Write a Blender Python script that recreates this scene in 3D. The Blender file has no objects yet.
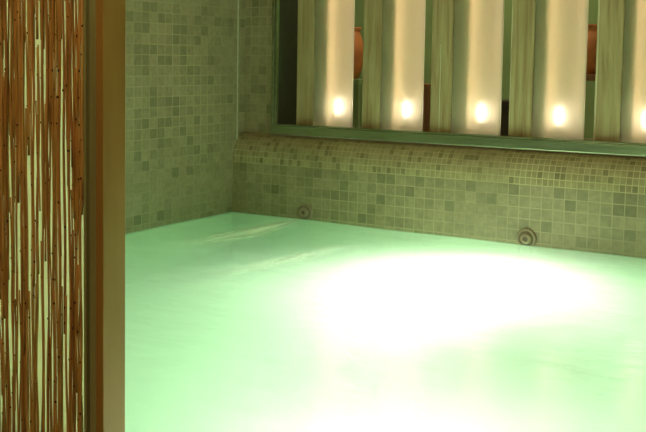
import bpy, bmesh, math, random
from mathutils import Vector, Matrix
random.seed(7)
S = bpy.context.scene
COL = S.collection

# ------------------------------------------------------------------ layout (metres, water surface z = 0)
XL, YB, YU = -2.93, 4.168, 4.270          # left wall, lower pool wall face, upper wall plane
XR, YN = 1.10, 1.360                      # right end of the room, near edge of the pool
LEDGE0, LEDGE1 = 0.2545, 0.394            # rounded ledge: bottom and top
CEIL = 2.30

# ------------------------------------------------------------------ helpers
def nt(name):
    m = bpy.data.materials.new(name); m.use_nodes = True
    n = m.node_tree.nodes; l = m.node_tree.links
    n.clear(); out = n.new('ShaderNodeOutputMaterial')
    return m, n, l, out

def principled(name, col, rough=.5, metal=0, noise=0.0, nscale=(20, 20, 20), bump=0.0, col2=None, spec=.5):
    m, n, l, out = nt(name)
    p = n.new('ShaderNodeBsdfPrincipled'); l.new(p.outputs[0], out.inputs[0])
    p.inputs['Roughness'].default_value = rough; p.inputs['Metallic'].default_value = metal
    p.inputs['Specular IOR Level'].default_value = spec
    tc = n.new('ShaderNodeTexCoord'); mp = n.new('ShaderNodeMapping'); mp.inputs['Scale'].default_value = nscale
    l.new(tc.outputs['Object'], mp.inputs[0])
    nz = n.new('ShaderNodeTexNoise'); nz.inputs['Scale'].default_value = 1; nz.inputs['Detail'].default_value = 4
    l.new(mp.outputs[0], nz.inputs['Vector'])
    r = n.new('ShaderNodeValToRGB'); l.new(nz.outputs[0], r.inputs[0])
    c2 = col2 or tuple(c * (1 - noise) for c in col)
    r.color_ramp.elements[0].color = (*c2, 1); r.color_ramp.elements[1].color = (*col, 1)
    r.color_ramp.elements[0].position = .35; r.color_ramp.elements[1].position = .65
    l.new(r.outputs[0], p.inputs['Base Color'])
    if bump:
        b = n.new('ShaderNodeBump'); b.inputs['Strength'].default_value = bump; b.inputs['Distance'].default_value = .002
        l.new(nz.outputs[0], b.inputs['Height']); l.new(b.outputs[0], p.inputs['Normal'])
    return m

def emit(name, col, s):
    m, n, l, out = nt(name)
    e = n.new('ShaderNodeEmission'); e.inputs[0].default_value = (*col, 1); e.inputs[1].default_value = s
    l.new(e.outputs[0], out.inputs[0]); return m

def link(name, me, mats, parent=None, kind=None):
    o = bpy.data.objects.new(name, me); COL.objects.link(o)
    for m in (mats if isinstance(mats, (list, tuple)) else [mats]):
        me.materials.append(m)
    if parent: o.parent = parent
    if kind: o['kind'] = kind
    return o

def bm_obj(name, bm, mats, parent=None, kind=None, smooth=False):
    me = bpy.data.meshes.new(name)
    if smooth:
        for f in bm.faces: f.smooth = True
    bm.to_mesh(me); bm.free()
    return link(name, me, mats, parent, kind)

def box(bm, x0, x1, y0, y1, z0, z1, bev=0, mi=0):
    vs = [bm.verts.new(c) for c in ((x0,y0,z0),(x1,y0,z0),(x1,y1,z0),(x0,y1,z0),(x0,y0,z1),(x1,y0,z1),(x1,y1,z1),(x0,y1,z1))]
    fs = [bm.faces.new([vs[i] for i in q]) for q in ((0,3,2,1),(4,5,6,7),(0,1,5,4),(1,2,6,5),(2,3,7,6),(3,0,4,7))]
    for f in fs: f.material_index = mi
    if bev:
        bmesh.ops.bevel(bm, geom=list({e for f in fs for e in f.edges}), offset=bev, segments=2, affect='EDGES', profile=.6)

def prism(bm, pts, z0, z1, mi=0):
    a = [bm.verts.new((x, y, z0)) for x, y in pts]; b = [bm.verts.new((x, y, z1)) for x, y in pts]
    n = len(pts)
    bm.faces.new(a[::-1]).material_index = mi; bm.faces.new(b).material_index = mi
    for i in range(n):
        bm.faces.new((a[i], a[(i+1) % n], b[(i+1) % n], b[i])).material_index = mi

def lathe(bm, prof, seg=32, axis='Z', mi=0):
    """prof: list of (radius, height); closed at both ends where radius is 0"""
    rings = []
    for r, h in prof:
        if r < 1e-6:
            rings.append([bm.verts.new((0, 0, h))])
        else:
            rings.append([bm.verts.new((r*math.cos(t), r*math.sin(t), h)) for t in (2*math.pi*k/seg for k in range(seg))])
    for A, B in zip(rings, rings[1:]):
        for k in range(seg):
            q = (k+1) % seg
            if len(A) == 1 and len(B) == 1: continue
            if len(A) == 1: f = bm.faces.new((A[0], B[q], B[k]))
            elif len(B) == 1: f = bm.faces.new((A[k], A[q], B[0]))
            else: f = bm.faces.new((A[k], A[q], B[q], B[k]))
            f.material_index = mi; f.smooth = True
    vs = [v for R in rings for v in R]
    if axis == '-Y':   # height runs towards -Y (out of the back wall)
        for v in vs: v.co = Vector((v.co.x, -v.co.z, v.co.y))
    return vs

def thing(name, label, cat, loc=(0, 0, 0), rz=0, group=None):
    o = bpy.data.objects.new(name, None); COL.objects.link(o)
    o.location = loc; o.rotation_euler = (0, 0, rz); o.empty_display_size = .1
    o['label'] = label; o['category'] = cat
    if group: o['group'] = group
    return o

def tag(o, label, cat, group=None):
    o['label'] = label; o['category'] = cat
    if group: o['group'] = group
    return o

# ------------------------------------------------------------------ materials
def tile_mat(name, light, mid, dark, grout, g=.05):
    m, n, l, out = nt(name)
    p = n.new('ShaderNodeBsdfPrincipled'); l.new(p.outputs[0], out.inputs[0])
    at = n.new('ShaderNodeAttribute'); at.attribute_name = 'tone'
    rp = n.new('ShaderNodeValToRGB'); l.new(at.outputs['Fac'], rp.inputs[0])
    e = rp.color_ramp.elements
    e[0].color = (*light, 1); e[1].color = (*dark, 1)
    k = e.new(.5); k.color = (*mid, 1)
    tc = n.new('ShaderNodeTexCoord')
    nz = n.new('ShaderNodeTexNoise'); nz.inputs['Scale'].default_value = 45; nz.inputs['Detail'].default_value = 5
    l.new(tc.outputs['Object'], nz.inputs['Vector'])
    mr = n.new('ShaderNodeMapRange'); l.new(nz.outputs[0], mr.inputs[0])
    mr.inputs[1].default_value = .3; mr.inputs[2].default_value = .7; mr.inputs[3].default_value = .85; mr.inputs[4].default_value = 1.12
    mx = n.new('ShaderNodeMix'); mx.data_type = 'RGBA'; mx.blend_type = 'MULTIPLY'; mx.inputs[0].default_value = 1
    l.new(rp.outputs[0], mx.inputs[6]); l.new(mr.outputs[0], mx.inputs[7])
    uv = n.new('ShaderNodeUVMap'); uv.uv_map = 'UVMap'
    sp = n.new('ShaderNodeSeparateXYZ'); l.new(uv.outputs[0], sp.inputs[0])
    def edge(s):
        a = n.new('ShaderNodeMath'); a.operation = 'SUBTRACT'; a.inputs[1].default_value = .5; l.new(s, a.inputs[0])
        b = n.new('ShaderNodeMath'); b.operation = 'ABSOLUTE'; l.new(a.outputs[0], b.inputs[0]); return b.outputs[0]
    mxm = n.new('ShaderNodeMath'); mxm.operation = 'MAXIMUM'
    l.new(edge(sp.outputs[0]), mxm.inputs[0]); l.new(edge(sp.outputs[1]), mxm.inputs[1])
    gr = n.new('ShaderNodeMapRange'); l.new(mxm.outputs[0], gr.inputs[0])
    gr.inputs[1].default_value = .5 - g*1.2; gr.inputs[2].default_value = .5 - g*.6
    n2 = n.new('ShaderNodeTexNoise'); n2.inputs['Scale'].default_value = 3.0; n2.inputs['Detail'].default_value = 3
    l.new(tc.outputs['Object'], n2.inputs['Vector'])
    m2 = n.new('ShaderNodeMapRange'); l.new(n2.outputs[0], m2.inputs[0])
    m2.inputs[1].default_value = .38; m2.inputs[2].default_value = .62; m2.inputs[3].default_value = .35; m2.inputs[4].default_value = 1.0
    gm = n.new('ShaderNodeMath'); gm.operation = 'MULTIPLY'; l.new(gr.outputs[0], gm.inputs[0]); l.new(m2.outputs[0], gm.inputs[1])
    fx = n.new('ShaderNodeMix'); fx.data_type = 'RGBA'
    l.new(gm.outputs[0], fx.inputs[0]); l.new(mx.outputs[2], fx.inputs[6]); fx.inputs[7].default_value = (*grout, 1)
    l.new(fx.outputs[2], p.inputs['Base Color'])
    rr = n.new('ShaderNodeMapRange'); l.new(gr.outputs[0], rr.inputs[0]); rr.inputs[3].default_value = .42; rr.inputs[4].default_value = .8
    l.new(rr.outputs[0], p.inputs['Roughness'])
    b = n.new('ShaderNodeBump'); b.inputs['Strength'].default_value = .25; b.inputs['Distance'].default_value = .002; b.invert = True
    l.new(gr.outputs[0], b.inputs['Height']); l.new(b.outputs[0], p.inputs['Normal'])
    return m

M_TILE = tile_mat('mosaic_tile', (.248, .222, .124), (.192, .175, .093), (.138, .130, .064), (.32, .29, .17))
M_LEDGE = tile_mat('ledge_mosaic', (.275, .25, .128), (.21, .19, .095), (.145, .13, .06), (.45, .42, .24), .07)
M_PLASTER = principled('warm_plaster', (.32, .27, .17), .8, noise=.1, nscale=(3, 3, 3))
M_CEIL = principled('ceiling_paint', (.4, .35, .25), .9, noise=.05)
M_DECK = principled('stone_deck', (.28, .25, .18), .5, noise=.25, nscale=(9, 9, 9))
M_BASIN = principled('pool_plaster', (.50, .64, .50), .6, noise=.06, nscale=(4, 4, 4))
M_FRAME = principled('satin_metal_frame', (.36, .42, .27), .25, .86, noise=.25, nscale=(3, 60, 60))
M_DARK = principled('dark_reveal', (.022, .028, .010), .6, noise=.3)  # shade of the unlit window recess is put into this near-black colour
M_POST = principled('bronze_metal', (.36, .215, .06), .36, .2, noise=.18, nscale=(14, 14, 2.2), bump=.05)
M_CHAN = principled('channel_metal', (.42, .44, .22), .35, .4, noise=.3, nscale=(30, 30, 2))
M_WHITE = principled('reflector_white', (.88, .82, .72), .7, noise=.04)
M_JET = principled('jet_plastic', (.24, .20, .115), .4, noise=.1)
M_JETD = principled('jet_dark', (.10, .075, .04), .5, noise=.2)
M_LENSRIM = principled('steel_rim', (.6, .6, .55), .25, .9)
M_TERRA = principled('terracotta', (.62, .22, .07), .6, noise=.3, nscale=(12, 12, 12))
M_BROWN = principled('brown_wood', (.30, .15, .07), .6, noise=.4, nscale=(40, 40, 5))
M_BENCH = principled('dark_bench', (.05, .045, .03), .6, noise=.3)
M_OLIVE = principled('olive_plaster', (.25, .38, .16), .8, noise=.2, nscale=(3, 3, 3))
M_SEAL = principled('corner_seal', (.45, .46, .33), .5, noise=.1)

# ------------------------------------------------------------------ tiled surfaces: one quad per tile, tone per tile
def tiled(name, mat, P, u0, u1, du, fu, v0, v1, dv, fv, tone, kind='structure', parent=None):
    """P(u, v) -> point; tiles of du x dv with phase fu / fv clipped to [u0,u1] x [v0,v1]; tone(i, j) -> 0 light .. 1 dark"""
    bm = bmesh.new(); uvl = bm.loops.layers.uv.new('UVMap'); tones = []
    for i in range(math.floor((u0-fu)/du - 1e-6), math.ceil((u1-fu)/du)):
        a, b = max(u0, fu+i*du), min(u1, fu+(i+1)*du)
        if b - a < 1e-5: continue
        for j in range(math.floor((v0-fv)/dv - 1e-6), math.ceil((v1-fv)/dv)):
            c, d = max(v0, fv+j*dv), min(v1, fv+(j+1)*dv)
            if d - c < 1e-5: continue
            f = bm.faces.new([bm.verts.new(P(u, v)) for u, v in ((a, c), (b, c), (b, d), (a, d))])
            uvs = [((u-fu)/du - i, (v-fv)/dv - j) for u, v in ((a, c), (b, c), (b, d), (a, d))]
            for lp, t in zip(f.loops, uvs): lp[uvl].uv = t
            tones.append(tone(i, j))
    bmesh.ops.remove_doubles(bm, verts=bm.verts, dist=1e-5)
    me = bpy.data.meshes.new(name); bm.to_mesh(me); bm.free()
    at = me.attributes.new('tone', 'FLOAT', 'FACE')
    at.data.foreach_set('value', tones)
    return link(name, me, mat, parent, kind)

def rnd_tone(seed, heavy=.06, midp=.18):
    R = random.Random(seed)
    def f(i, j):
        q = R.random()
        if q < heavy: return R.uniform(.75, .95)
        if q < heavy + midp: return R.uniform(.35, .6)
        return R.uniform(0, .28)
    return f

LT = {(0, 11), (0, 19), (2, 19), (3, 6), (3, 13), (3, 15), (4, 18), (4, 20), (5, 6), (5, 9), (5, 17), (5, 19), (6, 4), (6, 7), (6, 14), (7, 8), (7, 15), (7, 16), (7, 18), (8, 4), (8, 10), (8, 11), (8, 17), (8, 18), (9, 9), (9, 11), (9, 15), (10, 0), (10, 7), (10, 8), (10, 9), (10, 15), (10, 19), (11, 8), (11, 11), (11, 12), (11, 16), (11, 20), (12, 5), (12, 9), (12, 14), (12, 15), (12, 16), (12, 18), (12, 19), (12, 20), (13, 0), (13, 6), (13, 15), (13, 16), (13, 18), (14, 19)}
LM = {(0, 18), (1, 11), (1, 19), (2, 4), (2, 6), (2, 11), (2, 21), (3, 4), (3, 9), (3, 20), (3, 21), (4, 5), (4, 13), (5, 4), (5, 13), (5, 14), (6, 10), (7, 17), (7, 19), (8, 20), (9, 0), (9, 7), (9, 16), (9, 17), (9, 19), (10, 5), (10, 11), (10, 16), (11, 6), (11, 10), (12, 1), (13, 7), (13, 8), (13, 9), (13, 10), (13, 14), (13, 19)}
BT = {(0, 0), (4, 2), (8, 0), (9, 0), (11, 2), (12, 1), (14, 4), (15, 3), (16, 0), (16, 2), (17, 0), (19, 1), (20, 0), (23, 2), (25, 0), (27, 1), (29, 0), (32, 3), (33, 0), (34, 1), (38, 0), (38, 1), (39, 0), (39, 1), (39, 3)}
BM = {(5, 0), (7, 0), (7, 1), (8, 1), (8, 2), (11, 0), (12, 2), (18, 1), (22, 0), (24, 0), (24, 1), (26, 1), (28, 0), (30, 3), (35, 0), (38, 3)}
RL = random.Random(3); FL = rnd_tone(11)
def tone_left(i, j):
    if (i, j) in LT: return RL.uniform(.72, .9)
    if (i, j) in LM: return RL.uniform(.42, .58)
    if -1 <= i <= 15 and 0 <= j <= 21: return RL.uniform(.0, .42)
    return FL(i, j)
RB = random.Random(5); FB = rnd_tone(12)
def tone_back(i, j):
    k = -j - 1                       # rows counted downward from the ledge
    if (i, k) in BT: return RB.uniform(.72, .9)
    if (i, k) in BM: return RB.uniform(.42, .58)
    if -1 <= i <= 41 and 0 <= k <= 5: return RB.uniform(.0, .42)
    return FB(i, j)

# left wall: u = distance from YB towards the camera, v = height
tiled('wall_left', M_TILE, lambda u, v: (XL, YB-u, v), -(YU-YB)-.02, YB+1.2, .0548, 0, -.02, CEIL, .0479, .0227, tone_left)
# back wall, lower face (pool wall), rounded ledge and upper wall around the window
tiled('wall_back', M_TILE, lambda u, v: (XL+u, YB, v), 0, XR-XL, .0486, .041, -.02, LEDGE0, .049, .2545, tone_back)
NARC = 7
def arc(u, v):                      # v = 0 .. 1 from the ledge's foot to its back edge
    t = v*math.pi/2
    return (XL+u, YU - (YU-YB)*math.cos(t), LEDGE0 + (LEDGE1-LEDGE0)*math.sin(t))
led = tiled('ledge_trim_1', M_LEDGE, arc, 0, XR-XL, .0243, .0167, 0, 1, 1/NARC, 0, rnd_tone(21, .10, .24))
for f in led.data.polygons: f.use_smooth = True
WX0, WZ1 = -2.748, 1.92
up = lambda u, v: (XL+u, YU, v)
tiled('wall_upper', M_TILE, up, 0, WX0-XL, .0486, .037, LEDGE1, CEIL, .049, .2545, rnd_tone(31, .08, .2))
tiled('wall_header', M_TILE, up, WX0-XL, XR-XL, .0486, .037, WZ1, CEIL, .049, .2545, rnd_tone(32))
# thin pale bead in the corner of the left wall above the ledge
bm = bmesh.new(); box(bm, XL, XL+.004, 4.1995, 4.2065, .365, CEIL)
bm_obj('trim_2', bm, M_SEAL, kind='structure')
# rest of the room shell
bm = bmesh.new(); box(bm, XL-.1, XR+.1, -1.3, YU+.1, CEIL, CEIL+.1); bm_obj('ceiling', bm, M_CEIL, kind='structure')
bm = bmesh.new(); box(bm, XR, XR+.1, -1.3, YU+.1, -.02, CEIL); bm_obj('wall_right', bm, M_PLASTER, kind='structure')
bm = bmesh.new(); box(bm, XL-.1, XR+.1, -1.3, -1.2, -.02, CEIL); bm_obj('wall_near', bm, M_PLASTER, kind='structure')
bm = bmesh.new(); box(bm, XL, XR, -1.2, YN, -.08, .03, .008); bm_obj('floor', bm, M_DECK, kind='structure')

# ------------------------------------------------------------------ pool basin and water
ZB = -.95
bm = bmesh.new()
box(bm, XL-.02, XR+.02, YN-.02, YB+.02, ZB-.05, ZB)
box(bm, XL-.05, XL, YN, YB, ZB, -.02); box(bm, XR, XR+.05, YN, YB, ZB, -.02)
box(bm, XL-.05, XR+.05, YB, YB+.05, ZB, -.02); box(bm, XL-.05, XR+.05, YN-.05, YN, ZB, -.02)
bm_obj('pool_basin', bm, M_BASIN, kind='structure')

def water_mat():
    m, n, l, out = nt('pool_water')
    g = n.new('ShaderNodeBsdfGlass'); g.inputs['IOR'].default_value = 1.33; g.inputs['Roughness'].default_value = .10
    g.inputs['Color'].default_value = (1, 1, 1, 1)
    tc = n.new('ShaderNodeTexCoord'); mp = n.new('ShaderNodeMapping'); mp.inputs['Scale'].default_value = (5, 9, 5)
    mp.inputs['Rotation'].default_value = (0, 0, .2)
    l.new(tc.outputs['Object'], mp.inputs[0])
    nz = n.new('ShaderNodeTexNoise'); nz.inputs['Scale'].default_value = 1; nz.inputs['Detail'].default_value = 5; nz.inputs['Roughness'].default_value = .55
    l.new(mp.outputs[0], nz.inputs['Vector'])
    b = n.new('ShaderNodeBump'); b.inputs['Strength'].default_value = .22; b.inputs['Distance'].default_value = .02
    l.new(nz.outputs[0], b.inputs['Height']); l.new(b.outputs[0], g.inputs['Normal'])
    l.new(g.outputs[0], out.inputs['Surface'])
    v = n.new('ShaderNodeVolumeScatter'); v.inputs['Color'].default_value = (1, 1, 1, 1)
    v.inputs['Density'].default_value = 1.05; v.inputs['Anisotropy'].default_value = .2
    ab = n.new('ShaderNodeVolumeAbsorption'); ab.inputs['Color'].default_value = (.24, .94, .44, 1); ab.inputs['Density'].default_value = .32
    sm = n.new('ShaderNodeAddShader'); l.new(v.outputs[0], sm.inputs[0]); l.new(ab.outputs[0], sm.inputs[1])
    l.new(sm.outputs[0], out.inputs['Volume'])
    return m
bm = bmesh.new(); e = .004
NX, NY = 90, 64
X0, X1, Y0, Y1 = XL-e, XR+e, YN-e, YB+e
g = [[bm.verts.new((X0+(X1-X0)*i/NX, Y0+(Y1-Y0)*j/NY, 0)) for j in range(NY+1)] for i in range(NX+1)]
for row in g:
    for v in row:
        v.co.z = .0025*math.sin(7*v.co.x+3*v.co.y)*math.sin(5.3*v.co.y-2*v.co.x)
for i in range(NX):
    for j in range(NY):
        bm.faces.new((g[i][j], g[i+1][j], g[i+1][j+1], g[i][j+1])).smooth = True
ring = [g[i][0] for i in range(NX+1)] + [g[NX][j] for j in range(1, NY+1)] + [g[i][NY] for i in range(NX-1, -1, -1)] + [g[0][j] for j in range(NY-1, 0, -1)]
low = [bm.verts.new((v.co.x, v.co.y, ZB-e)) for v in ring]
for k in range(len(ring)):
    q = (k+1) % len(ring); bm.faces.new((ring[q], ring[k], low[k], low[q]))
bm.faces.new(low[::-1])
bmesh.ops.recalc_face_normals(bm, faces=bm.faces)
bm_obj('pool_water', bm, water_mat(), kind='structure')

# ------------------------------------------------------------------ clouds of fine bubbles the wall jets drive into the water
def bubbles_mat(name, dens, grow, r0):
    """soft-edged bubble cloud: object space x across, y along the jet (0 at the nozzle), z height; radius r0 + grow*y"""
    m, n, l, out = nt(name)
    tc = n.new('ShaderNodeTexCoord'); sp = n.new('ShaderNodeSeparateXYZ'); l.new(tc.outputs['Object'], sp.inputs[0])
    def M(op, a, b=None):
        k = n.new('ShaderNodeMath'); k.operation = op
        for i, q in enumerate((a, b)):
            if q is None: continue
            if isinstance(q, (int, float)): k.inputs[i].default_value = q
            else: l.new(q, k.inputs[i])
        return k.outputs[0]
    rad = M('ADD', M('MULTIPLY', sp.outputs[1], grow), r0)
    d2 = M('ADD', M('POWER', M('DIVIDE', sp.outputs[0], rad), 2), M('POWER', M('DIVIDE', sp.outputs[2], M('MULTIPLY', rad, .75)), 2))
    fall = M('POWER', 2.718, M('MULTIPLY', d2, -1.0))
    along = n.new('ShaderNodeMapRange'); l.new(sp.outputs[1], along.inputs[0]); along.interpolation_type = 'SMOOTHSTEP'
    along.inputs[1].default_value = bubbles_len[name]*.55; along.inputs[2].default_value = bubbles_len[name]; along.inputs[3].default_value = 1; along.inputs[4].default_value = 0
    nz = n.new('ShaderNodeTexNoise'); nz.inputs['Scale'].default_value = 6; nz.inputs['Detail'].default_value = 3; l.new(tc.outputs['Object'], nz.inputs['Vector'])
    rise = n.new('ShaderNodeMapRange'); l.new(sp.outputs[1], rise.inputs[0]); rise.interpolation_type = 'SMOOTHSTEP'
    rise.inputs[1].default_value = 0; rise.inputs[2].default_value = bubbles_len[name]*.16; rise.inputs[3].default_value = 1.3; rise.inputs[4].default_value = 1
    fall = M('MULTIPLY', fall, rise.outputs[0])
    tot = M('MULTIPLY', M('MULTIPLY', M('MULTIPLY', fall, along.outputs[0]), M('ADD', M('MULTIPLY', nz.outputs[0], .8), .6)), dens)
    v = n.new('ShaderNodeVolumeScatter'); v.inputs['Color'].default_value = (1, 1, 1, 1); v.inputs['Anisotropy'].default_value = .2
    l.new(tot, v.inputs['Density']); l.new(v.outputs[0], out.inputs['Volume']); return m
bubbles_len = {'bubbles_bright': 2.70, 'bubbles_faint': 1.1}
def bubbles(name, mat, x, z, rz, ln, hw, zt, zb):
    bm = bmesh.new(); box(bm, -hw, hw, 0, ln, zb-z, zt-z)
    o = bm_obj(name, bm, mat, kind='stuff'); o.location = (x, YB-.01, z); o.rotation_euler = (0, 0, math.pi+rz); return o
# ------------------------------------------------------------------ wall jets
def make_jet(x, z, label):
    t = thing('wall_jet', label, 'pool jet', (x, YB, z), 0, 'round wall jets at the waterline')
    bm = bmesh.new(); lathe(bm, [(.030, 0), (.043, 0), (.0445, .004), (.042, .009), (.036, .011), (.0325, .008), (.030, .004)], 40, '-Y')
    bm_obj('flange_ring', bm, M_JET, t)
    bm = bmesh.new(); lathe(bm, [(.0325, .001), (.0315, .004), (.028, .005), (.0255, .003), (.025, .001)], 40, '-Y')
    bm_obj('dark_ring', bm, M_JETD, t)  # darker plastic ring between flange and eyeball
    bm = bmesh.new(); lathe(bm, [(.0255, .001), (.0255, .010), (.022, .015), (.014, .018), (.0105, .0165), (.010, .010)], 36, '-Y')
    ey = bm_obj('eyeball', bm, M_JET, t)
    bm = bmesh.new(); lathe(bm, [(.0102, .011), (0, .0105)], 24, '-Y'); bm_obj('nozzle_hole', bm, M_JETD, ey)
    return t
make_jet(-2.497, .033, 'round beige wall jet at the waterline nearest the left tiled corner')
make_jet(-1.392, .026, 'round beige wall jet at the waterline beside the brightest white glow')

# ------------------------------------------------------------------ underwater lamp in the pool floor, under the bubbles
LX, LY = -1.56, 4.03
t = thing('underwater_lamp', 'round underwater lamp making the white glare in the middle of the pool', 'pool light', (LX, LY, ZB))
bm = bmesh.new(); lathe(bm, [(.085, 0), (.12, 0), (.122, .008), (.115, .018), (.095, .022), (.085, .012)], 48)
bm_obj('bezel', bm, M_LENSRIM, t)
bm = bmesh.new(); lathe(bm, [(.09, .006), (.075, .018), (.04, .026), (0, .028)], 40)
bm_obj('lens', bm, emit('pool_lamp_glow', (1, .98, .85), 30), t)
def spot(name, loc, target, power, col, size=2.2, blend=.8, r=.05):
    d = bpy.data.lights.new(name, 'SPOT'); d.energy = power; d.color = col; d.spot_size = size; d.spot_blend = blend; d.shadow_soft_size = r
    o = bpy.data.objects.new(name, d); COL.objects.link(o); o.location = loc
    o.rotation_euler = (Vector(target)-Vector(loc)).to_track_quat('-Z', 'Y').to_euler(); return o
def area(name, loc, target, power, col, sx, sy):
    d = bpy.data.lights.new(name, 'AREA'); d.shape = 'RECTANGLE'; d.size = sx; d.size_y = sy; d.energy = power; d.color = col
    o = bpy.data.objects.new(name, d); COL.objects.link(o); o.location = loc
    o.rotation_euler = (Vector(target)-Vector(loc)).to_track_quat('-Z', 'Y').to_euler(); return o
spot('pool_lamp_beam', (LX, LY, ZB+.06), (LX+.24, LY-1.2, 0), 760, (1, .95, .80), 2.0, .95, .06)
spot('pool_fill_near', (-.85, YN+.06, -.42), (-1.05, YN+1.6, -.80), 185, (1, .90, .82), 2.7, .9, .08)  # unseen fill light added to brighten the near water and pool floor
spot('pool_fill_right', (XR-.06, 3.3, -.60), (-.8, 3.3, -.85), 115, (.92, 1, .72), 2.5, .9, .08)  # unseen fill light added to brighten the right part of the pool

o = bubbles('jet_bubbles', bubbles_mat('bubbles_bright', 4.5, .06, .24), -1.24, -.11, math.radians(13), 2.70, .82, -.006, -.70)
tag(o, 'white cloud of lit bubbles spreading from the right wall jet', 'bubbles')
def foam_mat(name, amount):
    m, n, l, out = nt(name)
    d = n.new('ShaderNodeBsdfDiffuse'); d.inputs[0].default_value = (.92, .94, .84, 1)
    tl = n.new('ShaderNodeBsdfTranslucent'); tl.inputs[0].default_value = (.92, .94, .84, 1)
    mx = n.new('ShaderNodeMixShader'); mx.inputs[0].default_value = .35; l.new(d.outputs[0], mx.inputs[1]); l.new(tl.outputs[0], mx.inputs[2])
    tr = n.new('ShaderNodeBsdfTransparent'); fx = n.new('ShaderNodeMixShader'); l.new(tr.outputs[0], fx.inputs[1]); l.new(mx.outputs[0], fx.inputs[2])
    uv = n.new('ShaderNodeUVMap'); uv.uv_map = 'UVMap'; sp = n.new('ShaderNodeSeparateXYZ'); l.new(uv.outputs[0], sp.inputs[0])
    tc = n.new('ShaderNodeTexCoord'); mp = n.new('ShaderNodeMapping'); mp.inputs['Scale'].default_value = (16, 5, 1); l.new(tc.outputs['Object'], mp.inputs[0])
    nz = n.new('ShaderNodeTexNoise'); nz.inputs['Scale'].default_value = 1; nz.inputs['Detail'].default_value = 4; l.new(mp.outputs[0], nz.inputs['Vector'])
    def M(op, a, b):
        k = n.new('ShaderNodeMath'); k.operation = op
        for i, q in enumerate((a, b)):
            if isinstance(q, (int, float)): k.inputs[i].default_value = q
            else: l.new(q, k.inputs[i])
        return k.outputs[0]
    g = M('POWER', 2.718, M('MULTIPLY', M('POWER', M('MULTIPLY', M('SUBTRACT', sp.outputs[0], .5), 4.4), 2), -1))
    v = n.new('ShaderNodeMapRange'); v.interpolation_type = 'SMOOTHSTEP'; l.new(sp.outputs[1], v.inputs[0])
    v.inputs[1].default_value = .2; v.inputs[2].default_value = .95; v.inputs[3].default_value = 1; v.inputs[4].default_value = 0
    v0 = n.new('ShaderNodeMapRange'); v0.interpolation_type = 'SMOOTHSTEP'; l.new(sp.outputs[1], v0.inputs[0])
    v0.inputs[1].default_value = 0; v0.inputs[2].default_value = .3; v0.inputs[3].default_value = .35; v0.inputs[4].default_value = 1
    a = M('MULTIPLY', M('MULTIPLY', g, M('MULTIPLY', v.outputs[0], v0.outputs[0])), M('MULTIPLY', M('ADD', M('MULTIPLY', nz.outputs[0], .7), .45), amount))
    l.new(a, fx.inputs[0]); l.new(fx.outputs[0], out.inputs[0]); return m
def foam(label, amount, p0, p1, w0, w1):
    """a soft strip of fine foam lying on the water from p0 (at the jet) to p1"""
    bm = bmesh.new(); uvl = bm.loops.layers.uv.new('UVMap'); N = 24
    d = Vector((p1[0]-p0[0], p1[1]-p0[1], 0)); ln = d.length; d /= ln; sd = Vector((-d.y, d.x, 0)); rows = []
    for k in range(N+1):
        f = k/N; c = d*(ln*f)+sd*(.015*math.sin(f*5)); w = w0+(w1-w0)*f
        rows.append([bm.verts.new(c+sd*(w*(q/4-.5))) for q in range(5)])
    for k in range(N):
        for q in range(4):
            f = bm.faces.new((rows[k][q], rows[k][q+1], rows[k+1][q+1], rows[k+1][q]))
            for lp, t in zip(f.loops, ((q/4, k/N), ((q+1)/4, k/N), ((q+1)/4, (k+1)/N), (q/4, (k+1)/N))): lp[uvl].uv = t
    bmesh.ops.recalc_face_normals(bm, faces=bm.faces)
    o = bm_obj('surface_foam', bm, foam_mat('foam', amount), kind='stuff'); o.location = (p0[0], p0[1], .004)
    return tag(o, label, 'foam')
foam('pale streak of foam reaching from the left wall jet across the water', .85, (-2.50, 4.14), (-2.52, 2.95), .12, .62)
foam('thin faint ripple crest line, drawn as pale foam, in front of the left jet streak', .45, (-2.00, 3.72), (-2.14, 2.40), .10, .36)  # ripple crest line, drawn as an added strip of pale foam

# ------------------------------------------------------------------ window: frame, reveal
w = bpy.data.objects.new('window_1', None); COL.objects.link(w); w['kind'] = 'structure'
bm = bmesh.new(); box(bm, WX0, XR, 4.238, 4.36, .400, .443, .003)
box(bm, WX0, XR, 4.243, 4.262, .443, .452, .002)
bm_obj('bottom_rail', bm, M_FRAME, w)
bm = bmesh.new(); box(bm, WX0, WX0+.014, 4.240, 4.272, .443, WZ1, .003); box(bm, WX0+.014, WX0+.024, 4.250, 4.272, .443, WZ1, .002)
bm_obj('side_stile', bm, M_FRAME, w)
bm = bmesh.new(); box(bm, WX0, XR, 4.238, 4.36, WZ1-.04, WZ1, .003); bm_obj('top_rail', bm, M_FRAME, w)
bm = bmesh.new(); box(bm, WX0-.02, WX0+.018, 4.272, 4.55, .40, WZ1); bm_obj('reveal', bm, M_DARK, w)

# ------------------------------------------------------------------ backlit frosted panels
def frosted():
    m, n, l, out = nt('frosted_glass')
    g = n.new('ShaderNodeBsdfRefraction'); g.inputs['IOR'].default_value = 1.4; g.inputs['Roughness'].default_value = .66
    g.inputs['Color'].default_value = (.97, .96, .93, 1)
    tl = n.new('ShaderNodeBsdfTranslucent'); tl.inputs[0].default_value = (.78, .76, .66, 1)
    df = n.new('ShaderNodeBsdfPrincipled'); df.inputs['Base Color'].default_value = (.45, .50, .33, 1); df.inputs['Roughness'].default_value = .25
    a = n.new('ShaderNodeMixShader'); a.inputs[0].default_value = .22; l.new(g.outputs[0], a.inputs[1]); l.new(tl.outputs[0], a.inputs[2])
    b = n.new('ShaderNodeMixShader'); b.inputs[0].default_value = .16; l.new(a.outputs[0], b.inputs[1]); l.new(df.outputs[0], b.inputs[2])
    l.new(b.outputs[0], out.inputs[0]); return m
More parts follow.
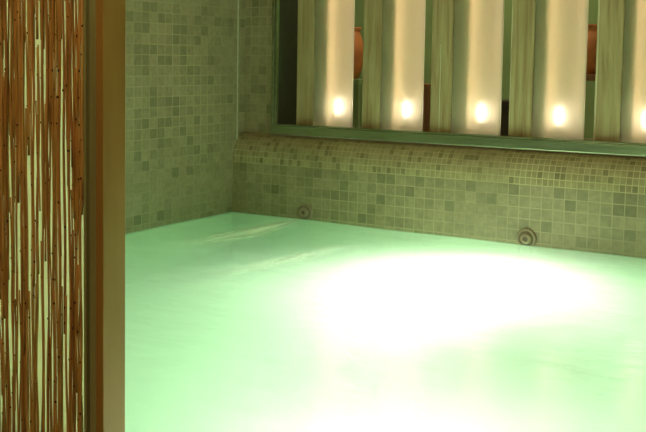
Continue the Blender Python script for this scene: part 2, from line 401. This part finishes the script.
def wood():
    m, n, l, out = nt('green_grey_wood')
    p = n.new('ShaderNodeBsdfPrincipled'); p.inputs['Roughness'].default_value = .6; l.new(p.outputs[0], out.inputs[0])
    tc = n.new('ShaderNodeTexCoord'); oi = n.new('ShaderNodeObjectInfo')
    mp = n.new('ShaderNodeMapping'); mp.inputs['Scale'].default_value = (34, 8, 2.2)
    l.new(tc.outputs['Object'], mp.inputs[0])
    ad = n.new('ShaderNodeVectorMath'); ad.operation = 'MULTIPLY_ADD'; ad.inputs[1].default_value = (1, 1, 1)
    cb = n.new('ShaderNodeCombineXYZ'); ml = n.new('ShaderNodeMath'); ml.operation = 'MULTIPLY'; ml.inputs[1].default_value = 37
    l.new(oi.outputs['Random'], ml.inputs[0]); l.new(ml.outputs[0], cb.inputs[0]); l.new(ml.outputs[0], cb.inputs[2])
    l.new(mp.outputs[0], ad.inputs[0]); l.new(cb.outputs[0], ad.inputs[2])
    nz = n.new('ShaderNodeTexNoise'); nz.inputs['Scale'].default_value = 1; nz.inputs['Detail'].default_value = 6; nz.inputs['Roughness'].default_value = .6
    nz.inputs['Distortion'].default_value = .6
    l.new(ad.outputs[0], nz.inputs['Vector'])
    r = n.new('ShaderNodeValToRGB'); l.new(nz.outputs[0], r.inputs[0])
    e = r.color_ramp.elements; e[0].position = .3; e[0].color = (.19, .125, .05, 1); e[1].position = .7; e[1].color = (.37, .325, .175, 1)
    k = e.new(.5); k.color = (.285, .235, .115, 1)
    l.new(r.outputs[0], p.inputs['Base Color']); return m
M_FROST, M_WOOD = frosted(), wood()
M_BLANK = principled('green_grey_board', (.58, .58, .38), .7, noise=.12, nscale=(9, 9, 2))
M_TUBE = emit('warm_tube_glow', (1, .72, .53), 17.0)
M_BULB = emit('bulb_glow', (1, .86, .66), 9)
HP = 1.46
def make_panel(x0, x1, split, hot, label):
    """x0..x1 along the window; split = where the board ends, hot = lamp position (both from x0)"""
    wd = x1-x0
    t = thing('backlit_panel', label, 'window panel', (x0, 4.285, .4505), 0, 'frosted window panels with warm uplights')
    bm = bmesh.new(); box(bm, 0, wd, .004, .010, 0, HP, .0015); bm_obj('frosted_pane', bm, M_FROST, t)
    bm = bmesh.new(); box(bm, 0, wd*.31, -.004, .003, 0, HP, .0015); bm_obj('wood_board', bm, M_WOOD, t)
    bm = bmesh.new(); box(bm, -.020, split, .040, .055, 0, HP, .002); bm_obj('blank_board', bm, M_BLANK, t)
    # reflector trough: left wall, back plate, slanted right wall (open towards the pane)
    bm = bmesh.new(); th = .004
    o = [(split-.106, .056), (split-.106, .098), (wd-.058, .098), (wd, .013)]
    i = [(wd-.006, .013), (wd-.061, .094), (split-.102, .094), (split-.102, .056)]
    prism(bm, o+i, 0, HP); bm_obj('reflector', bm, M_WHITE, t)
    bm = bmesh.new(); lathe(bm, [(0, .03), (.008, .03), (.008, HP-.03), (0, HP-.03)], 12)
    for v in bm.verts: v.co += Vector((split-.060, .077, 0))
    bm_obj('light_tube', bm, M_TUBE, t)
    bm = bmesh.new(); lathe(bm, [(0, 0), (.016, 0), (.016, .03), (.011, .055), (0, .055)], 20)
    for v in bm.verts: v.co += Vector((hot, .06, 0))
    sk = bm_obj('lamp_socket', bm, M_LENSRIM, t)
    bm = bmesh.new(); bmesh.ops.create_uvsphere(bm, u_segments=20, v_segments=12, radius=.026)
    for v in bm.verts: v.co = Vector((v.co.x*.65+hot, v.co.y*.65+.06, v.co.z*1.5+.095))
    bm_obj('bulb', bm, M_BULB, sk, smooth=True)
    return t
make_panel(-2.622, -2.312, .145, .205, 'leftmost glowing frosted window panel beside the dark window corner')
make_panel(-2.254, -1.943, .142, .205, 'second glowing frosted window panel from the left')
p3 = make_panel(-1.901, -1.569, .160, .222, 'middle glowing frosted window panel of the five')
bm = bmesh.new(); box(bm, .044, .047, -.0055, -.004, 0, .40); bm_obj('pale_strip', bm, M_SEAL, p3)  # added thin pale strip, a crack-like line on the wood board
make_panel(-1.524, -1.203, .143, .198, 'fourth glowing frosted window panel with a greyish right edge')
make_panel(-1.152, -.830, .137, .192, 'rightmost frosted window panel cut by the right edge of the photo')

# ------------------------------------------------------------------ dim space behind the window with things seen through the slots
bm = bmesh.new(); box(bm, -4.2, XR+.2, 5.6, 5.7, .3, 2.3); bm_obj('wall_beyond', bm, M_OLIVE, kind='structure')
bm = bmesh.new(); box(bm, -4.2, XR+.2, 4.37, 5.6, .30, .36); bm_obj('floor_beyond', bm, M_DECK, kind='structure')
bm = bmesh.new(); box(bm, -4.2, XR+.2, 4.37, 5.6, 2.2, 2.3); bm_obj('ceiling_beyond', bm, M_CEIL, kind='structure')
bm = bmesh.new(); box(bm, -4.3, -4.2, 4.37, 5.6, .3, 2.3); bm_obj('wall_beyond_left', bm, M_OLIVE, kind='structure')

def make_vase(x, y, z, h, r, label):
    t = thing('vase', label, 'vase', (x, y, z), 0, None)
    k = h
    bm = bmesh.new(); lathe(bm, [(0, 0), (r*.55, 0), (r*.80, .16*k), (r, .42*k), (r*.98, .60*k), (r*.75, .82*k), (r*.60, .92*k)], 32); bm_obj('body', bm, M_TERRA, t)
    bm = bmesh.new(); lathe(bm, [(r*.60, .92*k), (r*.72, .97*k), (r*.72, k), (r*.6, k), (r*.55, .9*k)], 32); bm_obj('rim', bm, M_TERRA, t)
    return t
def make_stand(x, y, z0, z1, wx, mat, label):
    t = thing('plant_stand', label, 'stand', (x, y, z0))
    bm = bmesh.new(); box(bm, -wx, wx, -wx, wx, z1-z0-.03, z1-z0, .004); bm_obj('stand_top', bm, mat, t)
    for sx in (-1, 1):
        for sy in (-1, 1):
            bm = bmesh.new(); box(bm, sx*wx*.86-.012, sx*wx*.86+.012, sy*wx*.86-.012, sy*wx*.86+.012, 0, z1-z0-.03); bm_obj('leg', bm, mat, t)
    return t
make_stand(-2.68, 4.95, .36, .672, .11, M_OLIVE, 'olive green stand under the orange vase in the first slot')
make_vase(-2.68, 4.95, .672, .285, .075, 'rounded orange vase seen through the slot right of the first panel')
make_stand(-1.365, 4.95, .36, .72, .11, M_BROWN, 'brown stand under the orange vase in the fourth slot')
make_vase(-1.365, 4.95, .72, .24, .09, 'orange vase seen through the slot right of the fourth panel')
t = thing('wooden_box', 'brown wooden box seen low in the slot right of the second panel', 'box', (-2.205, 4.95, .36))
bm = bmesh.new(); box(bm, -.11, .11, -.1, .1, 0, .27, .004); bm_obj('body', bm, M_BROWN, t)
bm = bmesh.new(); box(bm, -.115, .115, -.105, .105, .27, .295, .004); bm_obj('lid', bm, M_BROWN, t)
t = thing('dark_chest', 'dark chest seen low in the slot right of the third panel', 'chest', (-1.78, 4.95, .36))
bm = bmesh.new(); box(bm, -.12, .12, -.1, .1, 0, .20, .004); bm_obj('body', bm, M_BENCH, t)
bm = bmesh.new(); box(bm, -.125, .125, -.105, .105, .20, .222, .004); bm_obj('lid', bm, M_BENCH, t)

# ------------------------------------------------------------------ screen of twigs between panes, with its metal post
SY = 1.250                                    # front plane of the screen
t = thing('twig_screen', 'tall screen of brown twigs in a bronze metal frame at the pool edge', 'screen', (-1.36, SY, .03))
ZT = 1.95                                     # height above the deck
def lx(x): return x+1.36
bm = bmesh.new()
box(bm, lx(-1.158), lx(-1.141), -.003, .0535, 0, ZT, .0012)
bm_obj('post', bm, M_POST, t)
bm = bmesh.new()
prism(bm, [(lx(-1.192), .004), (lx(-1.186), .004), (lx(-1.186), .018), (lx(-1.178), .018), (lx(-1.178), .004), (lx(-1.158), .004), (lx(-1.158), .052), (lx(-1.192), .052), (lx(-1.192), .034), (lx(-1.186), .034), (lx(-1.186), .024), (lx(-1.192), .024)][::-1], 0, ZT)
bmesh.ops.recalc_face_normals(bm, faces=bm.faces)
bm_obj('channel', bm, M_CHAN, t)
bm = bmesh.new(); box(bm, lx(-1.58), lx(-1.557), -.003, .058, 0, ZT, .0012); bm_obj('post', bm, M_POST, t)
bm = bmesh.new(); box(bm, lx(-1.557), lx(-1.164), 0, .05, 0, .03, .001); bm_obj('bottom_rail', bm, M_POST, t)
bm = bmesh.new(); box(bm, lx(-1.557), lx(-1.164), 0, .05, ZT-.03, ZT, .001); bm_obj('top_rail', bm, M_POST, t)
def backing():
    m, n, l, out = nt('frosted_backing')
    a = n.new('ShaderNodeBsdfTranslucent'); a.inputs[0].default_value = (.95, .95, .78, 1)
    d = n.new('ShaderNodeBsdfDiffuse'); d.inputs[0].default_value = (.90, .90, .62, 1)
    x = n.new('ShaderNodeMixShader'); x.inputs[0].default_value = .28
    l.new(a.outputs[0], x.inputs[1]); l.new(d.outputs[0], x.inputs[2]); l.new(x.outputs[0], out.inputs[0]); return m
bm = bmesh.new(); box(bm, lx(-1.557), lx(-1.188), .036, .040, .03, ZT-.03); bm_obj('frosted_pane', bm, backing(), t)

def twig_mat(i, c):
    return principled('twig_bark_%d' % i, c, .55, noise=.35, nscale=(160, 160, 14))
M_TW = [twig_mat(i, c) for i, c in enumerate([(.50, .28, .075), (.44, .22, .055), (.56, .35, .12), (.36, .18, .05)])]
M_NODE = principled('twig_node', (.05, .022, .01), .7)
RT = random.Random(17)
def add_twig(bm, x, y, z0, z1, r, mi):
    n = max(12, int((z1-z0)*22)); seg = 6; px, py = x, y
    ph, am = RT.uniform(0, 6.28), RT.uniform(.0008, .0024); lean = RT.uniform(-.003, .003); wv = RT.uniform(12, 26)
    rings = []
    for k in range(n+1):
        f = k/n; z = z0+(z1-z0)*f
        cx = x + lean*(f-.5)*2 + am*math.sin(ph+(z1-z0)*f*wv); rr = r*(1.08-.26*f)*RT.uniform(.93, 1.07)
        rings.append([bm.verts.new((cx+rr*math.cos(a), y+rr*math.sin(a), z)) for a in (2*math.pi*s/seg for s in range(seg))])
    for A, B in zip(rings, rings[1:]):
        for s in range(seg):
            f = bm.faces.new((A[s], A[(s+1) % seg], B[(s+1) % seg], B[s])); f.smooth = True; f.material_index = 0
    bm.faces.new(rings[0][::-1]); bm.faces.new(rings[-1])
    for q in range(max(1, int((z1-z0)*RT.uniform(4, 9)))):   # buds / nodes on the bark
        k = RT.randint(1, n-1); c = sum((v.co for v in rings[k]), Vector())/seg
        s = RT.choice((-1, 1))
        res = bmesh.ops.create_icosphere(bm, subdivisions=1, radius=1)
        for v in res['verts']:
            v.co = Vector((c.x+s*r*.45+v.co.x*r*.95, c.y-r*.7+v.co.y*r*.7, c.z+v.co.z*r*1.1))
            for f in v.link_faces: f.material_index = 1; f.smooth = True
VX0, VX1 = -1.402, -1.192                       # stretch of the screen inside the photograph
def rand_span():
    a = RT.uniform(-.6, ZT-.3); return max(.03, a), min(ZT-.03, a+RT.uniform(.3, .9))
for k in range(100):
    layer = k % 3
    x = VX0+(VX1-VX0)*((k*0.6180339887) % 1.0)
    z0, z1 = (.03, ZT-.03) if k % 9 == 0 else rand_span()
    bm = bmesh.new(); add_twig(bm, lx(x), .010+layer*.007, z0, z1, RT.uniform(.0014, .0024), 0)
    bm_obj('twig', bm, [M_TW[RT.randint(0, 3)], M_NODE], t)
bm = bmesh.new()
for k in range(450):
    x = VX0+(VX1-VX0)*((k*0.6180339887+.31) % 1.0) if k < 150 else RT.uniform(-1.552, VX0)
    z0 = RT.uniform(-.15, ZT-.2); z1 = min(ZT-.03, z0+RT.uniform(.2, .45)); z0 = max(.03, z0)
    add_twig(bm, lx(x), .013+RT.choice((0, .006, .012)), z0, z1, RT.uniform(.0013, .0022), 0)
bm_obj('twig_filling', bm, [M_TW[0], M_NODE], t, kind='stuff')

# ------------------------------------------------------------------ room light
W = bpy.data.worlds.new('World'); S.world = W; W.use_nodes = True
W.node_tree.nodes['Background'].inputs[0].default_value = (.9, .8, .5, 1); W.node_tree.nodes['Background'].inputs[1].default_value = .02
area('ceiling_fill_left', (-1.75, 2.3, CEIL-.03), (-1.9, 2.3, 0), 11.5, (1, .80, .42), .5, .5)  # unseen light added to brighten the left wall and backlight the twig pane
area('ceiling_lamp_pool', (-.3, 2.6, CEIL-.03), (-.3, 2.6, 0), 8, (1, .80, .42), 1.2, .5)
area('ceiling_lamp_deck', (-.6, .2, CEIL-.03), (-1.2, 1.2, .35), 34, (1, .66, .28), .5, .5)
area('lamp_beyond', (-2.0, 4.85, 2.17), (-2.0, 5.0, 0), 17, (1, .85, .5), 2.0, .3)

# ------------------------------------------------------------------ camera
F = Vector((-0.5533003326419033, 0.8294796887177796, -0.07630326272850038))
Rr = Vector((0.8313679582998441, 0.5556059759238052, 0.011371782186822766))
U = Vector((-0.05182721110293111, 0.05714407687950965, 0.9970198065569614))
cd = bpy.data.cameras.new('Camera'); cam = bpy.data.objects.new('Camera', cd); COL.objects.link(cam)
cam.matrix_world = Matrix(((Rr.x, U.x, -F.x, 0), (Rr.y, U.y, -F.y, 0), (Rr.z, U.z, -F.z, .775), (0, 0, 0, 1)))
cd.sensor_width = 36; cd.lens = 1004.087/646*36
cd.shift_x = (323-257.228)/646; cd.shift_y = (135.998-216)/646
cd.clip_start = .05
S.camera = cam
S.view_settings.view_transform = 'Standard'; S.view_settings.look = 'None'; S.view_settings.gamma = 1
S.view_settings.use_curve_mapping = False; S.view_settings.exposure = 0
S.cycles.use_denoising = True
S.cycles.volume_bounces = 4; S.cycles.max_bounces = 14; S.cycles.diffuse_bounces = 5; S.cycles.transmission_bounces = 12
S.cycles.sample_clamp_indirect = 6
